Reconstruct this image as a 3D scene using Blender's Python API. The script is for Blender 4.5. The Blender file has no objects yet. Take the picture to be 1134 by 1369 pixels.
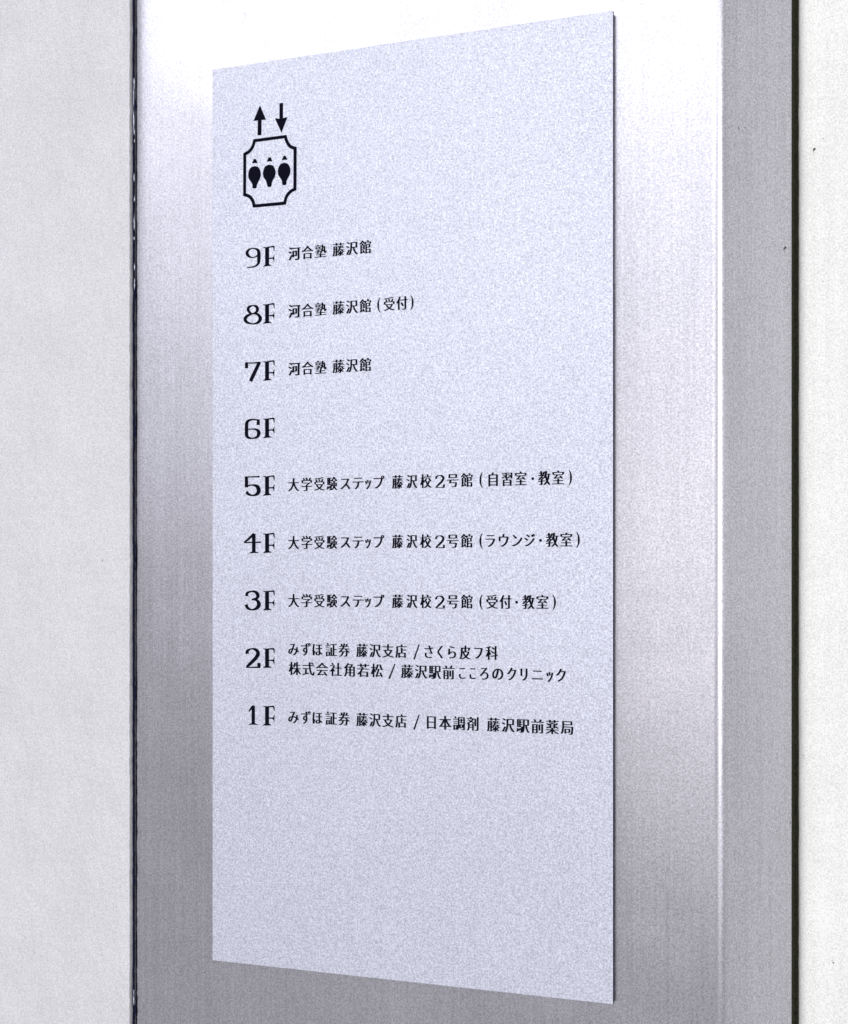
import bpy, bmesh, math, random
from mathutils import Vector
random.seed(4)
S = bpy.context.scene
COL = S.collection

# ------------------------------------------------------------------ camera
F = 1800.0; CX = 567.0; HY = 775.0; H = 1369.0
CZ = 1.5
cam = bpy.data.cameras.new('camera'); co = bpy.data.objects.new('camera', cam); COL.objects.link(co)
co.location = (0, 0, CZ); co.rotation_euler = (math.radians(90), 0, 0)
cam.sensor_width = 36; cam.lens = F / H * 36; cam.shift_y = (HY - H / 2) / H
cam.clip_start = 0.02; cam.clip_end = 200
S.camera = co
S.view_settings.view_transform = 'Standard'; S.view_settings.look = 'None'
S.view_settings.exposure = 0.05; S.view_settings.gamma = 1.0

# ------------------------------------------------------------------ light
w = bpy.data.worlds.new('World'); S.world = w; w.use_nodes = True
bg = w.node_tree.nodes['Background']
bg.inputs[0].default_value = (0.83, 0.82, 0.875, 1); bg.inputs[1].default_value = 0.54

def area(name, loc, target, sx, sy, power, col):
    l = bpy.data.lights.new(name, 'AREA'); l.shape = 'RECTANGLE'; l.size = sx; l.size_y = sy
    l.energy = power; l.color = col
    o = bpy.data.objects.new(name, l); COL.objects.link(o); o.location = loc
    o.rotation_euler = (Vector(target) - Vector(loc)).to_track_quat('-Z', 'Y').to_euler()
    return o
def az(a, dist, h):          # a point behind the camera; a degrees towards +x
    a = math.radians(a); return (math.sin(a) * dist + 0.05, -math.cos(a) * dist + 1.05, CZ + h)
COOL = (0.88, 0.90, 1.0); DAY = (0.98, 0.97, 1.0)
def lamp(name, a, dist, h, sx, sy, power, col=COOL, aim=None):
    return area(name, az(a, dist, h), az(a, dist - .05, 0) if aim is None else az(a, 0, aim), sx, sy, power, col)
lamp('ceiling_panel', -32, 4.0, 1.42, 3.5, 1.5, 19)
lamp('ceiling_tube', -30, 2.4, 1.42, 3.4, .25, 14)
lamp('top_fill_strip', -22, 1.75, 1.42, 3.0, .2, 15)  # added strip light that whitens the top of the steel
lamp('ceiling_spot', -5, 2.0, 1.42, 1.5, 1.5, 2.5)
lamp('entrance_daylight', -20, 3.6, .1, 1.6, 1.5, 8.6, DAY, .1)
lamp('entrance_upper_daylight', -8, 3.6, 1.1, 1.3, 1.6, 5, DAY, .1)
lamp('fold_strip', 28, 3.6, .5, 1.3, 2.4, 31, DAY, .1)  # strip light added for the highlight along the steel fold
lamp('bounce_fill', -56, 3.6, .8, 2.0, 1.2, 4.5, COOL, .1)  # added fill in place of bounce from an unseen pale wall
lamp('side_fill', 50, 3.6, .4, 2.0, 1.5, 4, DAY, .1)  # added fill from the right, lifts the side face and right wall

# ------------------------------------------------------------------ geometry helpers
n2 = Vector((1.0, 0, 0))
AX = Vector(((F * 0 + 4334 + CX) / F, -1.0, 0)).normalized()      # along the sign, to the right and nearer
NRM = Vector((AX.y, -AX.x, 0))                                     # out of the wall, towards the viewer
UP = Vector((0, 0, 1))
P0 = Vector(((819 - CX) / F, 1.0, CZ))                             # right edge of the sign at eye level
def on_plane(px, py, back=0.0):
    """where the sight line meets the wall plane lying `back` behind the sign face, as (u, v)"""
    d = Vector(((px - CX) / F, 1.0, (HY - py) / F))
    o = P0 - NRM * back
    t = (o - Vector((0, 0, CZ))).dot(NRM) / d.dot(NRM)
    p = Vector((0, 0, CZ)) + d * t - P0
    return p.dot(AX), p.z
def W(u, v, out=0.0):
    return P0 + AX * u + UP * v + NRM * out

def new_obj(name, bm, mats, parent=None, smooth=False, **props):
    me = bpy.data.meshes.new(name); bm.to_mesh(me); bm.free()
    for m in (mats if isinstance(mats, list) else [mats]): me.materials.append(m)
    if smooth:
        for p in me.polygons: p.use_smooth = True
    o = bpy.data.objects.new(name, me); COL.objects.link(o)
    if parent is not None: o.parent = parent; o.matrix_parent_inverse = parent.matrix_world.inverted()
    for k, v in props.items(): o[k] = v
    return o
def empty(name, loc, **props):
    o = bpy.data.objects.new(name, None); COL.objects.link(o); o.location = loc
    o.empty_display_size = 0.05
    bpy.context.view_layer.update()
    for k, v in props.items(): o[k] = v
    return o

def slab(bm, u0, u1, v0, v1, o0, o1, bevel=0.0):
    vs = [bm.verts.new(W(u, v, o)) for o in (o0, o1) for u, v in ((u0, v0), (u1, v0), (u1, v1), (u0, v1))]
    fs = [(0, 3, 2, 1), (4, 5, 6, 7), (0, 1, 5, 4), (1, 2, 6, 5), (2, 3, 7, 6), (3, 0, 4, 7)]
    for f in fs: bm.faces.new([vs[i] for i in f])
    if bevel:
        es = [e for e in bm.edges if all(v in vs[4:] for v in e.verts)]
        bmesh.ops.bevel(bm, geom=es, offset=bevel, segments=2, affect='EDGES', profile=0.5)

# ------------------------------------------------------------------ materials
def mat(name):
    m = bpy.data.materials.new(name); m.use_nodes = True
    return m, m.node_tree.nodes, m.node_tree.links, m.node_tree.nodes['Principled BSDF']
def mapping(N, L, scale):
    tc = N.new('ShaderNodeTexCoord'); mp = N.new('ShaderNodeMapping'); mp.inputs['Scale'].default_value = scale
    L.new(tc.outputs['Object'], mp.inputs[0]); return mp
def noise(N, L, src, scale, detail=2, rough=0.5):
    n = N.new('ShaderNodeTexNoise'); n.inputs['Scale'].default_value = scale
    n.inputs['Detail'].default_value = detail; n.inputs['Roughness'].default_value = rough
    L.new(src.outputs[0], n.inputs['Vector']); return n
def remap(N, L, sock, a, b, c, d):
    r = N.new('ShaderNodeMapRange'); r.inputs[1].default_value = a; r.inputs[2].default_value = b
    r.inputs[3].default_value = c; r.inputs[4].default_value = d; L.new(sock, r.inputs[0]); return r.outputs[0]
def mul(N, L, a, b, op='MULTIPLY'):
    m = N.new('ShaderNodeMath'); m.operation = op
    for i, x in enumerate((a, b)):
        if isinstance(x, (int, float)): m.inputs[i].default_value = x
        else: L.new(x, m.inputs[i])
    return m.outputs[0]
def tint(N, L, val, col):
    x = N.new('ShaderNodeVectorMath'); x.operation = 'SCALE'; x.inputs[0].default_value = col
    L.new(val, x.inputs['Scale']); return x.outputs[0]
def bump(N, L, h, strength, dist, B, prev=None):
    b = N.new('ShaderNodeBump'); b.inputs['Strength'].default_value = strength; b.inputs['Distance'].default_value = dist
    L.new(h, b.inputs['Height'])
    if prev is not None: L.new(prev, b.inputs['Normal'])
    L.new(b.outputs[0], B.inputs['Normal']); return b.outputs[0]

def steel_mat():
    m, N, L, B = mat('hairline stainless steel')
    flat = mapping(N, L, (1, 1, 1)); streak = mapping(N, L, (1, 1, 0.012)); mid = mapping(N, L, (1, 1, 0.05))
    g = noise(N, L, flat, 800, 1, 0.6); s = noise(N, L, streak, 420, 3, 0.6); b = noise(N, L, mid, 26, 3)
    sm = noise(N, L, flat, 14, 4, 0.6)
    val = mul(N, L, remap(N, L, g.outputs[0], .3, .7, .77, 1.23), remap(N, L, s.outputs[0], .25, .75, .93, 1.07))
    val = mul(N, L, val, remap(N, L, b.outputs[0], .3, .7, .97, 1.03))
    L.new(tint(N, L, val, (0.61, 0.60, 0.64)), B.inputs['Base Color'])
    B.inputs['Metallic'].default_value = 1.0
    L.new(mul(N, L, remap(N, L, s.outputs[0], .3, .7, .285, .315), remap(N, L, sm.outputs[0], .35, .7, .90, 1.22)), B.inputs['Roughness'])
    return m
def sign_mat():
    m, N, L, B = mat('silver painted sign face')
    flat = mapping(N, L, (1, 1, 1))
    g = noise(N, L, flat, 820, 1, 0.6); g2 = noise(N, L, flat, 330, 2, 0.6); c = noise(N, L, flat, 9, 3)
    val = mul(N, L, remap(N, L, g.outputs[0], .3, .7, .74, 1.26), remap(N, L, g2.outputs[0], .25, .75, .95, 1.05))
    val = mul(N, L, val, remap(N, L, c.outputs[0], .3, .7, .985, 1.015))
    L.new(tint(N, L, val, (0.74, 0.755, 0.845)), B.inputs['Base Color'])
    B.inputs['Metallic'].default_value = 0.5; B.inputs['Roughness'].default_value = 0.54
    bump(N, L, g2.outputs[0], 0.15, 0.0004, B)
    return m
def wall_mat(name, col, warm=False):
    m, N, L, B = mat(name)
    flat = mapping(N, L, (1, 1, 1)); streak = mapping(N, L, (1, 1, 0.02))
    g = noise(N, L, flat, 900, 1, 0.6); r = noise(N, L, flat, 160, 5, 0.6); c = noise(N, L, flat, 18, 4, .6)
    s = noise(N, L, streak, 90, 3)
    val = mul(N, L, remap(N, L, g.outputs[0], .3, .7, .84, 1.16), remap(N, L, c.outputs[0], .3, .7, .96, 1.03))
    if warm: val = mul(N, L, val, remap(N, L, s.outputs[0], .3, .7, .96, 1.03))
    L.new(tint(N, L, val, col), B.inputs['Base Color'])
    B.inputs['Roughness'].default_value = 0.75
    dg = mapping(N, L, (1, 1, 0.35)); dg.inputs['Rotation'].default_value = (0.3, 1.0, 0.2)
    t = noise(N, L, dg, 60, 4, .6)
    lg = mapping(N, L, (1, 1, 0.6)); lg.inputs['Rotation'].default_value = (0.3, 0.6, 0.2)
    q = noise(N, L, lg, 7, 3, .5)
    nq = bump(N, L, q.outputs[0], 0.6, 0.018, B)
    k_ = 0.35 if warm else 1.0
    for b_ in [x for x in N if x.bl_idname == 'ShaderNodeBump']: b_.inputs['Strength'].default_value *= k_
    n0 = bump(N, L, t.outputs[0], 0.3 * k_, 0.005, B, nq)
    n1 = bump(N, L, c.outputs[0], 0.35 * k_, 0.010, B, n0)
    bump(N, L, r.outputs[0], 0.35, 0.0012, B, n1)
    return m
def plain(name, col, rough=0.6, metal=0.0, var=0.0, scale=400):
    m, N, L, B = mat(name)
    flat = mapping(N, L, (1, 1, 1)); g = noise(N, L, flat, scale, 3, .6)
    L.new(tint(N, L, remap(N, L, g.outputs[0], .25, .75, 1 - var, 1 + var), col), B.inputs['Base Color'])
    B.inputs['Roughness'].default_value = rough; B.inputs['Metallic'].default_value = metal
    return m
STEEL = steel_mat(); SIGN = sign_mat()
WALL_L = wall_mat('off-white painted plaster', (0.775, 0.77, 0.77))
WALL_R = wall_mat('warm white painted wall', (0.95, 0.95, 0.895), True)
INK = plain('black printed ink', (0.004, 0.004, 0.012), 0.9, 0, .3, 900)
INK.node_tree.nodes['Principled BSDF'].inputs['Specular IOR Level'].default_value = 0.08
EDGE = plain('plate edge with shadow tone', (0.012, 0.012, 0.05), 0.5, 0, .4, 700)  # dark navy also paints in the unlit sides and shadow line of the plate
JOINT = plain('dark joint filler', (0.014, 0.017, 0.045), 0.8, 0, .6, 500)
JOINT_R = plain('grimy olive joint filler', (0.045, 0.046, 0.03), 0.85, 0, .6, 600)
CAULK = wall_mat('yellowed wall edge', (0.93, 0.93, 0.86), True)
SPECK = plain('dark grime speck', (0.06, 0.06, 0.045), 0.9, 0, .4, 900)
for _m in (JOINT, JOINT_R, EDGE): _m.node_tree.nodes['Principled BSDF'].inputs['Specular IOR Level'].default_value = 0.05
FILM = plain('torn clear film scraps', (0.62, 0.65, 0.78), 0.35, 0, .3, 500)

# ------------------------------------------------------------------ walls and steel frame
BACK = 0.006                                # steel sits this far behind the sign face
V0, V1 = -0.55, 0.75                        # how far up and down things are built
uL = on_plane(179.5, 775, BACK)[0]            # left edge of the steel
uC = on_plane(969, 775, BACK)[0]            # the folded corner
turn = math.radians(50)
R = 0.012
def frame_profile():
    """plan outline of the folded sheet, in (u, out)"""
    flat0 = [(uL - 0.0005, -BACK - 0.012), (uL - 0.0003, -BACK - 0.003), (uL + 0.0008, -BACK - 0.0012), (uL + 0.003, -BACK - 0.0006), (uL + 0.009, -BACK - 0.00018), (uL + 0.014, -BACK), (uL + 0.05, -BACK)]
    cc = (uC - R * 0.75, -BACK - R)
    flat0 += [(cc[0] - 0.02, -BACK), (cc[0] - 0.0005, -BACK)]
    arc = [(cc[0] + R * math.sin(a), cc[1] + R * math.cos(a)) for a in [turn * i / 10 for i in range(11)]]
    return flat0, arc
flat0, arc = frame_profile()
d_side = Vector((math.cos(turn), -math.sin(turn)))
# length of the side face so that its end falls on the joint seen at x = 1058
def px_of(u, out):
    p = W(u, 0, out); return CX + F * p.x / p.y
L_side = 0.0
while px_of(arc[-1][0] + d_side.x * L_side, arc[-1][1] + d_side.y * L_side) < 1058: L_side += 0.0005
endS = (arc[-1][0] + d_side.x * L_side, arc[-1][1] + d_side.y * L_side)

def sheet(bm, prof, v0, v1, nv=1, jitter=None):
    rows = []
    for j in range(nv + 1):
        v = v0 + (v1 - v0) * j / nv
        rows.append([bm.verts.new(W(u, v, o)) if jitter is None else bm.verts.new(W(*jitter(i, j, u, v, o))) for i, (u, o) in enumerate(prof)])
    for j in range(nv):
        for i in range(len(prof) - 1):
            bm.faces.new((rows[j][i], rows[j][i + 1], rows[j + 1][i + 1], rows[j + 1][i]))

frame = empty('elevator_door_frame', W((uL + uC) / 2, V0, -BACK),
              label='tall brushed stainless steel elevator frame between the two pale walls, behind the sign', category='door frame')
bm = bmesh.new(); sheet(bm, flat0 + arc, V0, V1)
fp = new_obj('front_panel', bm, STEEL, frame, smooth=True)
bm = bmesh.new(); sheet(bm, [arc[-1], endS, (endS[0] - 0.0004, endS[1] - 0.0012), (endS[0] - 0.002, endS[1] - 0.012)], V0, V1)
new_obj('side_panel', bm, STEEL, frame, label='narrow darker steel side face turning back to the right wall')

# left wall: a slab whose right end stops short of the steel, joint filler in between
uW = on_plane(174.5, 775, BACK)[0]
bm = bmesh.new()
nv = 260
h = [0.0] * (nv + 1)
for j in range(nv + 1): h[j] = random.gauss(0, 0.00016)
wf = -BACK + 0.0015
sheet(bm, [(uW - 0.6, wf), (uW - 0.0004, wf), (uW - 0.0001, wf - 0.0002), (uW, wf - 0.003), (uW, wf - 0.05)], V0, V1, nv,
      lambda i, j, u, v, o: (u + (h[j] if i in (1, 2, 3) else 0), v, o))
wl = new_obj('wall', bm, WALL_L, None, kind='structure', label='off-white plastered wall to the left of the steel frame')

bm = bmesh.new()
def rag(i, j, u, v, o):
    k = 0.0012 * max(0, math.sin(v * 31 + 1) * math.sin(v * 83)) + random.gauss(0, 0.0003)
    return (u + (k if i == 2 else 0), v, o + (random.gauss(0, 0.0003) if i else 0))
uJ = on_plane(181, 775, BACK)[0]
sheet(bm, [(uW - 0.002, -BACK - 0.004), ((uW + uJ) / 2, -BACK - 0.003), (uJ - 0.0005, -BACK + 0.0004)], V0, V1, 330, rag)
new_obj('joint_filler', bm, JOINT, frame, label='ragged dark filler in the joint beside the left wall')
# scraps of film left along the joint
bm = bmesh.new()
for py, ln in ((104, 16), (118, 26), (142, 34), (172, 9), (186, 5), (232, 12), (262, 8), (286, 22), (316, 5), (352, 10), (372, 16), (1322, 22)):
    u0, v0 = on_plane(180.2 + random.uniform(-.6, .7), py, BACK); _, v1 = on_plane(181, py + ln, BACK)
    pts = []
    for s in (1, -1):
        for k in range(6):
            t = k / 5 if s == 1 else 1 - k / 5
            pts.append(bm.verts.new(W(u0 + s * random.uniform(.0001, .0007) * math.sin(math.pi * (t * .9 + .05)), v0 + (v1 - v0) * t, -BACK + 0.0009)))
    bm.faces.new(pts)
new_obj('film_scrap', bm, FILM, frame, kind='stuff')

# right wall, set back from the frame face
d = Vector((endS[0] + 0.0046, endS[1] - 0.001))
RW = 0.008
rprof = [(d.x, d.y - 0.03)] + [(d.x + RW * (1 - math.cos(a)), d.y - RW * (1 - math.sin(a))) for a in [math.pi / 2 * k / 8 for k in range(9)]] + [(d.x + RW + .004, d.y), (d.x + 0.6, d.y)]
bm = bmesh.new(); sheet(bm, rprof[:11], V0, V1, 160, lambda i, j, u, v, o: (u + (random.gauss(0, .00012) if 0 < i < 7 else 0), v, o))
wr_edge = bm
bm = bmesh.new(); sheet(bm, rprof[10:], V0, V1)
wr = new_obj('wall', bm, WALL_R, None, kind='structure', label='warm white painted wall to the right of the steel frame')
new_obj('rounded_edge', wr_edge, CAULK, wr, smooth=True)
bm = bmesh.new()
sheet(bm, [(endS[0] - 0.002, endS[1] - 0.004), (endS[0] + 0.0020, endS[1] - 0.010), (d.x + 0.0004, d.y - 0.0072)], V0, V1, 300,
      lambda i, j, u, v, o: (u + (random.gauss(0, .0002) if i == 2 else 0), v, o + random.gauss(0, .0002)))
new_obj('joint_filler', bm, JOINT_R, frame, label='grimy olive filler in the joint beside the right wall')
# ------------------------------------------------------------------ the sign
uS0, vT = on_plane(284, 93); _, vB = on_plane(284, 1284)
uS1, vT2 = on_plane(819.5, 14); _, vB2 = on_plane(819.5, 1343)
vT = (vT + vT2) / 2; vB = (vB + vB2) / 2
sign = empty('directory_sign', W((uS0 + uS1) / 2, vB, 0),
             label='large silver floor directory plate with black lettering, fixed on the steel elevator frame', category='sign')
T = 0.0035
bm = bmesh.new(); slab(bm, uS0, uS1, vB, vT, -T, 0, 0.0004)
for f in bm.faces:
    if abs(f.normal.dot(NRM)) < 0.3 or f.normal.dot(NRM) < -0.3: f.material_index = 1
bm.normal_update()
for f in bm.faces:
    f.material_index = 0 if f.normal.dot(NRM) > 0.3 else 1
new_obj('plate', bm, [SIGN, EDGE], sign)
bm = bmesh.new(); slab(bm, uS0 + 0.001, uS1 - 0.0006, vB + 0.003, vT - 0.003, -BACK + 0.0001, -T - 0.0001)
new_obj('mounting_pad', bm, EDGE, sign)  # same dark tone, continues the painted shadow line behind the plate

INKO = 0.00012
def catmull(pts, n=6):
    out = []
    P = [pts[0]] + list(pts) + [pts[-1]]
    for i in range(1, len(P) - 2):
        a, b, c, e = P[i - 1], P[i], P[i + 1], P[i + 2]
        for k in range(n):
            t = k / n
            out.append(tuple(0.5 * ((2 * b[q]) + (-a[q] + c[q]) * t + (2 * a[q] - 5 * b[q] + 4 * c[q] - e[q]) * t * t + (-a[q] + 3 * b[q] - 3 * c[q] + e[q]) * t ** 3) for q in range(3)))
    out.append(tuple(pts[-1])); return out
class Ink:
    """flat print, drawn as strokes and shapes in (u, v) on the sign face"""
    def __init__(s): s.bm = bmesh.new(); s.k = 0
    def lift(s): s.k += 1; return INKO + (s.k % 12) * 0.000008
    def poly(s, pts):
        o = s.lift(); f = s.bm.faces.new([s.bm.verts.new(W(u, v, o)) for u, v in pts])
        bmesh.ops.triangulate(s.bm, faces=[f])
    def stroke(s, pts, curve=True):
        if curve and len(pts) > 2: pts = catmull(pts)
        o = s.lift(); prev = None
        for i, (u, v, wd) in enumerate(pts):
            a = pts[max(0, i - 1)]; b = pts[min(len(pts) - 1, i + 1)]
            t = Vector((b[0] - a[0], b[1] - a[1])); t.normalize(); nn = Vector((-t.y, t.x)) * max(wd, 1e-5) / 2
            cur = (s.bm.verts.new(W(u + nn.x, v + nn.y, o)), s.bm.verts.new(W(u - nn.x, v - nn.y, o)))
            if prev: s.bm.faces.new((prev[0], prev[1], cur[1], cur[0]))
            prev = cur
    def done(s, name, label=None):
        kw = {'label': label} if label else {}
        bmesh.ops.recalc_face_normals(s.bm, faces=s.bm.faces)
        return new_obj(name, s.bm, INK, sign, **kw)
def conv(ox, oy, k):
    def c(pts):
        r = []
        for p in pts:
            u, v = on_plane(ox + p[0] * k, oy + p[1] * k)
            r.append((u, v) if len(p) == 2 else (u, v, p[2] * k / F * 1.62))
        return r
    return c

# pictogram ---------------------------------------------------------
K = 82 / 702.
c = conv(320, 130, K)
i = Ink()
i.stroke(c([(235, 255, 33), (232, 436, 33)])); i.poly(c([(238, 92), (163, 273), (235, 262), (307, 258)]))
i.done('up_arrow')
i = Ink()
i.stroke(c([(481, 66, 31), (481, 245, 31)])); i.poly(c([(408, 242), (481, 246), (553, 226), (484, 408)]))
i.done('down_arrow')
i = Ink()
i.stroke(c([(166, 499, 25), (538, 449, 25)]))
i.stroke(c([(527, 441, 25), (545, 505, 26), (585, 562, 26), (655, 590, 25)]))
i.stroke(c([(640, 578, 27), (638, 1060, 27)]))
i.stroke(c([(652, 1046, 25), (590, 1078, 26), (540, 1140, 26), (518, 1226, 25)]))
i.stroke(c([(532, 1212, 25), (163, 1246, 25)]))
i.stroke(c([(174, 1258, 25), (155, 1185, 26), (115, 1135, 26), (50, 1112, 25)]))
i.stroke(c([(62, 1127, 26), (64, 648, 26)]))
i.stroke(c([(52, 658, 25), (112, 622, 26), (155, 565, 26), (178, 485, 25)]))
i.done('cab_outline')
body = [(0, -102), (42, -90), (65, -50), (72, -5), (62, 40), (40, 78), (28, 108), (21, 149), (-20, 151), (-26, 108), (-42, 78), (-66, 42), (-73, 0), (-66, -45), (-42, -86)]
head = [(0, -30), (15, -25), (21, -8), (30, 8), (27, 20), (0, 17), (-25, 24), (-31, 15), (-20, -4), (-14, -22)]
for bx, by, hx, hy in ((176, 890, 178, 735), (345, 873, 348, 716), (515, 852, 519, 698)):
    i = Ink()
    sm = catmull([(x, y, 0) for x, y in body + [body[0]]], 4)[:-1]
    i.poly(c([(bx + x, by + y) for x, y, _ in sm]))
    i.poly(c([(hx + x, hy + y) for x, y in head]))
    i.done('passenger_figure')

# floor numbers -------------------------------------------------------
KA = 55 / 1134.; KB = 55 / 627.
SQ = dict(curve=False)
Fst = [([(768, 298, 80), (768, 805, 80)]), ([(663, 290, 12), (740, 308, 22), (860, 302, 24), (945, 298, 30)]), ([(946, 290, 38), (960, 350, 24), (966, 428, 8)]),
       ([(800, 615, 20), (925, 620, 24)]), ([(966, 530, 6), (955, 590, 20), (945, 622, 42), (955, 665, 20), (962, 724, 6)]),
       ([(663, 817, 10), (715, 797, 30), (768, 787, 46), (830, 798, 28), (888, 816, 10)])]
rowsF = {9: 0.0, 8: 0.0, 7: 0, 6: 0, 5: 0, 4: 0, 3: 0, 2: 0, 1: 0}
ctr = {9: 342.7, 8: 419.2, 7: 495.6, 6: 572.2, 5: 649.3, 4: 726.1, 3: 802.9, 2: 879.9, 1: 957.0}
cF = conv(320, 930, KA)
v1F = on_plane(360, ctr[1])[1]
digits = {
 1: (320, 930, KA, [[(388, 285, 78), (388, 790, 78)], [(405, 268, 16), (365, 300, 42), (325, 355, 42), (262, 438, 24)], [(256, 803, 10), (330, 782, 30), (388, 774, 44), (450, 785, 28), (518, 810, 10)]]),
 9: (320, 320, KA, [[(540, 380, 50), (500, 450, 32), (430, 488, 24), (350, 502, 24), (262, 462, 52), (217, 385, 72), (250, 302, 52), (335, 252, 26), (430, 254, 28), (508, 292, 58), (541, 375, 78), (541, 560, 78), (530, 650, 62), (470, 722, 38), (380, 760, 27), (213, 777, 22)]]),
 8: (320, 395, KA, [[(375, 275, 22), (275, 318, 58), (245, 385, 66), (285, 462, 52), (370, 500, 24), (465, 462, 54), (504, 388, 70), (475, 308, 58), (375, 275, 22)],
                    [(370, 502, 26), (230, 560, 62), (163, 650, 78), (215, 738, 58), (370, 783, 26), (520, 742, 60), (583, 640, 78), (540, 550, 60), (470, 505, 45), (370, 502, 26)]]),
 7: (320, 475, KB, [[(112, 112, 38), (111, 197, 43)], [(93, 114, 14), (200, 118, 15), (328, 106, 18)], [(307, 108, 44), (172, 396, 46)]]),
 6: (320, 475, KB, [[(302, 990, 20), (220, 979, 16), (150, 992, 28), (115, 1035, 42), (112, 1130, 44), (113, 1215, 44), (140, 1253, 30), (200, 1265, 16), (268, 1248, 30), (297, 1200, 46), (292, 1160, 42), (260, 1132, 24), (200, 1124, 14), (125, 1130, 13)], [(292, 980, 34), (289, 1062, 44)]]),
 5: (320, 625, KB, [[(90, 146, 14), (200, 142, 15), (312, 139, 18)], [(110, 136, 42), (111, 302, 43)], [(112, 300, 16), (150, 274, 16), (210, 267, 18), (272, 288, 42), (298, 345, 52), (275, 400, 42), (210, 426, 18), (145, 408, 30), (108, 372, 42)]]),
 4: (320, 625, KB, [[(222, 1010, 46), (222, 1292, 46)], [(228, 1010, 34), (160, 1073, 28), (78, 1143, 20)], [(74, 1144, 14), (200, 1142, 14), (332, 1139, 18)], [(150, 1304, 7), (190, 1296, 18), (222, 1284, 30), (255, 1294, 16), (296, 1300, 7)]]),
 3: (320, 780, KB, [[(118, 192, 42), (120, 150, 34), (185, 121, 16), (250, 132, 34), (286, 182, 46), (262, 228, 30), (190, 243, 14)], [(190, 243, 14), (265, 255, 30), (300, 312, 50), (275, 370, 42), (200, 400, 18), (132, 376, 34), (103, 322, 42)]]),
 2: (320, 780, KB, [[(125, 1072, 46), (124, 1030, 36), (185, 997, 16), (255, 1012, 36), (288, 1068, 48), (250, 1140, 44), (180, 1210, 40), (115, 1274, 30)], [(100, 1278, 12), (200, 1280, 14), (316, 1276, 22)], [(302, 1212, 44), (300, 1282, 40)]]),
}
for fl in range(9, 0, -1):
    ox, oy, k, st = digits[fl]
    i = Ink(); cc_ = conv(ox, oy, k)
    for s in st: i.stroke([(u, v, wd * .9) for u, v, wd in cc_(s)])
    dv = on_plane(360, ctr[fl])[1] - v1F
    for s in Fst: i.stroke([(u, v + dv, wd + .00006) for u, v, wd in cF(s)])
    i.done('floor_number', 'floor number reading %dF' % fl)

# tenant names ---------------------------------------------------------
_cache = {}
def area2(vs, fs):
    return sum(abs(sum(vs[f[k]][0] * vs[f[(k + 1) % len(f)]][1] - vs[f[(k + 1) % len(f)]][0] * vs[f[k]][1] for k in range(len(f)))) / 2 for f in fs)
def glyph(ch):
    if ch in _cache: return _cache[ch]
    base = glyph_at(ch, 0.0); thin = glyph_at(ch, -0.009)
    q = area2(*thin) / area2(*base)
    _cache[ch] = thin if 0.60 < q < 0.86 and ch != '河' else base      # some outlines do not survive thinning
    return _cache[ch]
def glyph_at(ch, off):
    """outline of one character of Blender's own built-in font as flat triangles"""
    cu = bpy.data.curves.new('glyph', 'FONT'); cu.body = ch; cu.size = 1.0; cu.resolution_u = 3; cu.offset = off
    ob = bpy.data.objects.new('glyph', cu); COL.objects.link(ob)
    dg = bpy.context.evaluated_depsgraph_get(); dg.update()
    me = ob.evaluated_get(dg).to_mesh()
    vs = [(v.co.x, v.co.y) for v in me.vertices]; fs = [tuple(p.vertices) for p in me.polygons]
    ob.evaluated_get(dg).to_mesh_clear()
    bpy.data.objects.remove(ob); bpy.data.curves.remove(cu)
    return vs, fs
ref = glyph('国')[0]
EM_MID = (min(y for x, y in ref) + max(y for x, y in ref)) / 2
EM_H = max(y for x, y in ref) - min(y for x, y in ref)
EM_W = 0.90
def row_v(y0): return on_plane(394, y0)[1]
HK = 0.0
def put(ink, ch, x0, x1, vc, hk=None, dy=0.0, nat=False):
    """fit the character between photo columns x0..x1 on the line at height vc"""
    u0 = on_plane(x0, HY)[0]; u1 = on_plane(x1, HY)[0]
    vs, fs = glyph(ch)
    a = min(x for x, y in vs); b = max(x for x, y in vs)
    sm = 0.040 * EMS
    if nat:          # keep the character's own width inside its cell
        m = (a + b) / 2; a, b = m - EM_W / 2, m + EM_W / 2
    sx = (u1 - u0 - 2 * sm) / (b - a); sy = EMS if hk is None else EMS * hk
    for sh, sv in ((-1, 0), (1, 0), (-.35, .004), (.35, -.004)):
        o = ink.lift()
        nv = [ink.bm.verts.new(W(u0 + sm + (x - a) * sx + sh * sm, vc + dy * EMS + sv * EMS + (y - EM_MID) * sy, o)) for x, y in vs]
        for f in fs:
            try: ink.bm.faces.new([nv[q] for q in f])
            except ValueError: pass
EMS = (on_plane(394, 0)[1] - on_plane(394, 16.6)[1]) / EM_H
def cells(s, x0, x1, ink_frac=0.90):
    n = len(s); g = (x1 - x0) / (n - (1 - ink_frac)); out = []
    for k, ch in enumerate(s):
        f = 1.0
        # cells shrink a touch to the left because the plate recedes
        out.append((ch, x0 + g * k, x0 + g * k + g * ink_frac, None, 0.0, True))
    return out
def paren(ink, x0, x1, vc, left=True):
    u0 = on_plane(x0, HY)[0]; u1 = on_plane(x1, HY)[0]; hh = 0.50 * EMS; wd = EMS
    if left: pts = [(u1, hh, .03), (u0 + (u1 - u0) * .42, hh * .55, .07), (u0 + (u1 - u0) * .25, 0, .10), (u0 + (u1 - u0) * .42, -hh * .55, .07), (u1, -hh, .03)]
    else: pts = [(u0, hh, .03), (u1 - (u1 - u0) * .42, hh * .55, .07), (u1 - (u1 - u0) * .25, 0, .10), (u1 - (u1 - u0) * .42, -hh * .55, .07), (u0, -hh, .03)]
    ink.stroke([(u, vc + v, t * 1.35 * wd) for u, v, t in pts])
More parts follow.
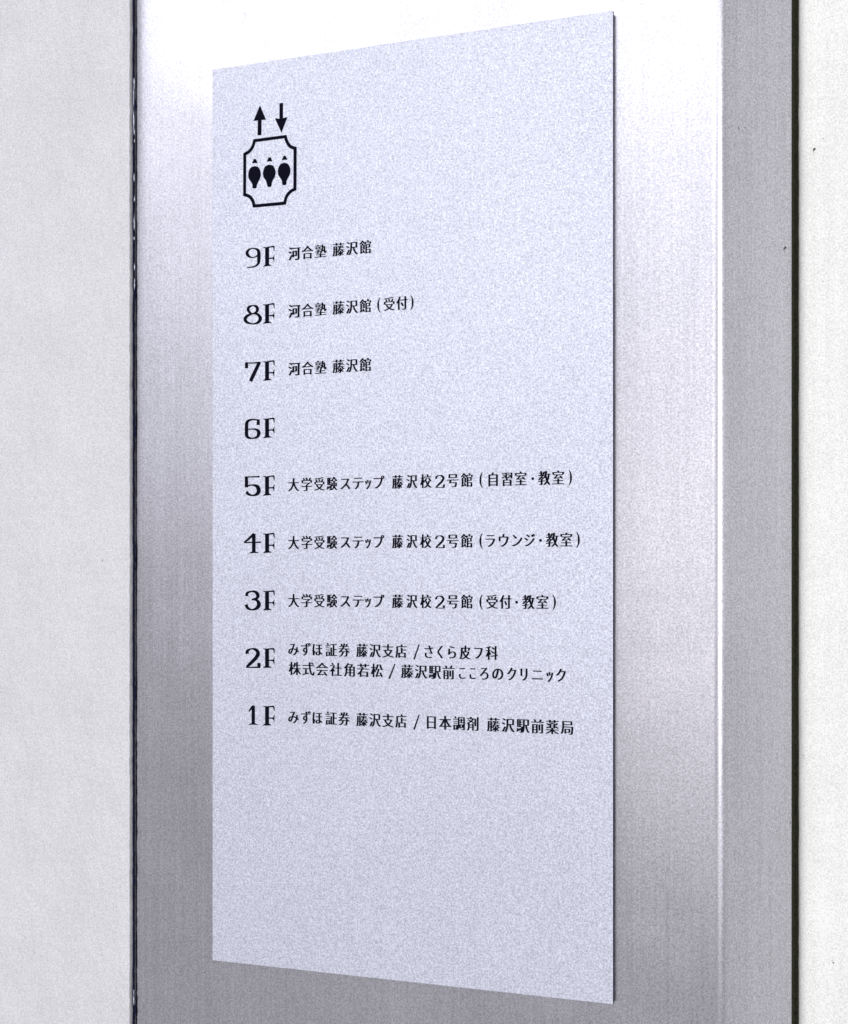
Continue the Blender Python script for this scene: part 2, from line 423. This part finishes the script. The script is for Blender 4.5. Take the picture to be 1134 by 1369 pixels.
def slash(ink, x0, x1, vc):
    u0 = on_plane(x0, HY)[0]; u1 = on_plane(x1, HY)[0]
    ink.stroke([(u0, vc - .50 * EMS, .12 * EMS), (u1, vc + .50 * EMS, .08 * EMS)])
def dot(ink, x, vc):
    u = on_plane(x, HY)[0]; r = .095 * EMS
    ink.poly([(u + r * math.cos(a * math.pi / 6), vc + r * math.sin(a * math.pi / 6)) for a in range(12)])
def two(ink, x0, x1, vc):
    u0 = on_plane(x0, HY)[0]; u1 = on_plane(x1, HY)[0]
    for s in digits[2][3]:
        ink.stroke([(u0 + (p[0] - 100) / 216 * (u1 - u0), vc + (1137 - p[1]) / 285 * .80 * EMS - .02 * EMS, p[2] * 1.1 / 216 * (u1 - u0)) for p in s])
Z2 = lambda X: 310 + X * 260 / 1134.
Z3 = lambda X: 310 + X * 250 / 1134.
Z4 = lambda X: 540 + X * 260 / 1134.
def do(ink, lst, vc):
    for t in lst: put(ink, t[0], t[1], t[2], vc, *(t[3:] if len(t) > 3 else ()))
KAWAI = cells('河合塾', Z2(331), Z2(553)) + cells('藤沢館', Z2(588), Z2(814))
def step_line(ink, vc):
    do(ink, [('大', Z3(342), Z3(409)), ('学', Z3(422), Z3(488)), ('受', Z3(500), Z3(563)), ('験', Z3(575), Z3(641)),
             ('ス', Z3(658), Z3(720)), ('テ', Z3(733), Z3(800)), ('ッ', Z3(808), Z3(845)), ('プ', Z3(860), Z3(926)),
             ('藤', Z3(972), Z3(1040)), ('沢', Z4(15), Z4(80)), ('校', Z4(95), Z4(162)), ('号', Z4(252), Z4(320)), ('館', Z4(332), Z4(402))], vc)
    two(ink, Z4(184), Z4(238), vc)
    paren(ink, Z4(443), Z4(458), vc)
def mizuho(ink, vc):
    do(ink, [('み', Z3(342), Z3(408)), ('ず', Z3(418), Z3(480)), ('ほ', Z3(490), Z3(551))] + cells('証券', Z3(568), Z3(717)) + cells('藤沢支店', Z3(755), Z3(1062)), vc)
    slash(ink, Z4(60), Z4(90), vc)
lines = []
i = Ink(); vc = row_v(339.4); do(i, KAWAI, vc); i.done('tenant_name', 'ninth floor tenant name')
i = Ink(); vc = row_v(416.4); do(i, KAWAI + cells('受付', Z2(885), Z2(1026)), vc); paren(i, Z2(850), Z2(865), vc); paren(i, Z2(1044), Z2(1059), vc, False); i.done('tenant_name', 'eighth floor tenant name with reception in brackets')
i = Ink(); vc = row_v(493.6); do(i, KAWAI, vc); i.done('tenant_name', 'seventh floor tenant name')
i = Ink(); vc = row_v(648.4); step_line(i, vc); do(i, cells('自習室', Z4(485), Z4(718)) + cells('教室', Z4(783), Z4(937)), vc); dot(i, Z4(752), vc); paren(i, Z4(963), Z4(979), vc, False); i.done('tenant_name', 'fifth floor tenant name')
i = Ink(); vc = row_v(725.8); step_line(i, vc); do(i, [('ラ', Z4(477), Z4(533)), ('ウ', Z4(553), Z4(612)), ('ン', Z4(632), Z4(692)), ('ジ', Z4(703), Z4(766))] + cells('教室', Z4(828), Z4(985)), vc); dot(i, Z4(797), vc); paren(i, Z4(1008), Z4(1025), vc, False); i.done('tenant_name', 'fourth floor tenant name')
i = Ink(); vc = row_v(803.4); step_line(i, vc); do(i, cells('受付', Z4(480), Z4(628)) + cells('教室', Z4(690), Z4(845)), vc); dot(i, Z4(658), vc); paren(i, Z4(868), Z4(886), vc, False); i.done('tenant_name', 'third floor tenant name')
i = Ink(); vc = row_v(868.2); mizuho(i, vc)
do(i, [('さ', Z4(120), Z4(172)), ('く', Z4(195), Z4(228)), ('ら', Z4(257), Z4(306)), ('皮', Z4(325), Z4(390)), ('フ', Z4(410), Z4(461)), ('科', Z4(477), Z4(550))], vc)
vc = row_v(894.2); do(i, cells('株式会社角若松', Z3(345), Z3(917)) + cells('藤沢駅前', Z3(1027), 608.2), vc); slash(i, Z3(955), Z3(990), vc)
do(i, [('こ', Z4(322), Z4(360)), ('こ', Z4(383), Z4(421)), ('ろ', Z4(443), Z4(495)), ('の', Z4(515), Z4(581)), ('ク', Z4(602), Z4(657)), ('リ', Z4(680), Z4(722)), ('ニ', Z4(746), Z4(811)), ('ッ', Z4(831), Z4(872)), ('ク', Z4(888), Z4(946))], vc)
i.done('tenant_name', 'second floor tenant names on two lines')
i = Ink(); vc = row_v(958.9); mizuho(i, vc); do(i, cells('日本調剤', Z4(125), Z4(438)) + cells('藤沢駅前薬局', Z4(485), Z4(990)), vc); i.done('tenant_name', 'first floor tenant names')

# ------------------------------------------------------------------ grime specks
def speck(parent, fn, pts_px, r):
    bm = bmesh.new()
    for (px, py, k) in pts_px:
        c0 = fn(px, py); ring = []
        for a in range(9):
            q = r * k * random.uniform(.6, 1.2)
            ring.append(bm.verts.new(c0[0] + c0[1] * math.cos(a * .698) * q + UP * math.sin(a * .698) * q * 1.2))
        bm.faces.new(ring)
    new_obj('grime_speck', bm, SPECK, parent, kind='stuff')
sdir = AX * d_side.x + NRM * d_side.y
snrm = AX * math.sin(turn) + NRM * math.cos(turn)
def on_side(px, py):
    o = W(arc[-1][0], 0, arc[-1][1]) + snrm * 0.0002
    dr = Vector(((px - CX) / F, 1, (HY - py) / F)); o0 = Vector((0, 0, CZ))
    t = (o - o0).dot(snrm) / dr.dot(snrm); return o0 + dr * t, sdir
def on_rw(px, py):
    u, v = on_plane(px, py, -d.y - 0.0003); return W(u, v, d.y + 0.0003), AX
def on_lw(px, py):
    u, v = on_plane(px, py, -wf - 0.0003); return W(u, v, wf + 0.0003), AX
speck(frame, on_side, [(1050, 331, 1.5), (1048.5, 333, 1.0), (988, 171, 1), (997, 171, .7), (1057, 1100, .9), (1056, 1103, .5), (1049, 335.5, .5), (1055, 760, .4)], .0006)
speck(wr, on_rw, [(1089, 199, 1.5), (1088, 201, 1.1), (1114, 1287, 1.0), (1112.5, 1284, .5), (1088, 203.5, .5), (1076, 640, .5), (1074, 1010, .6), (1075, 1013, .4), (1101, 185, .5), (1103, 188, .4), (1100, 376, .6)], .0006)
speck(wl, on_lw, [(137, 749, .9), (134, 622, .5), (60, 930, .4)], .0005)
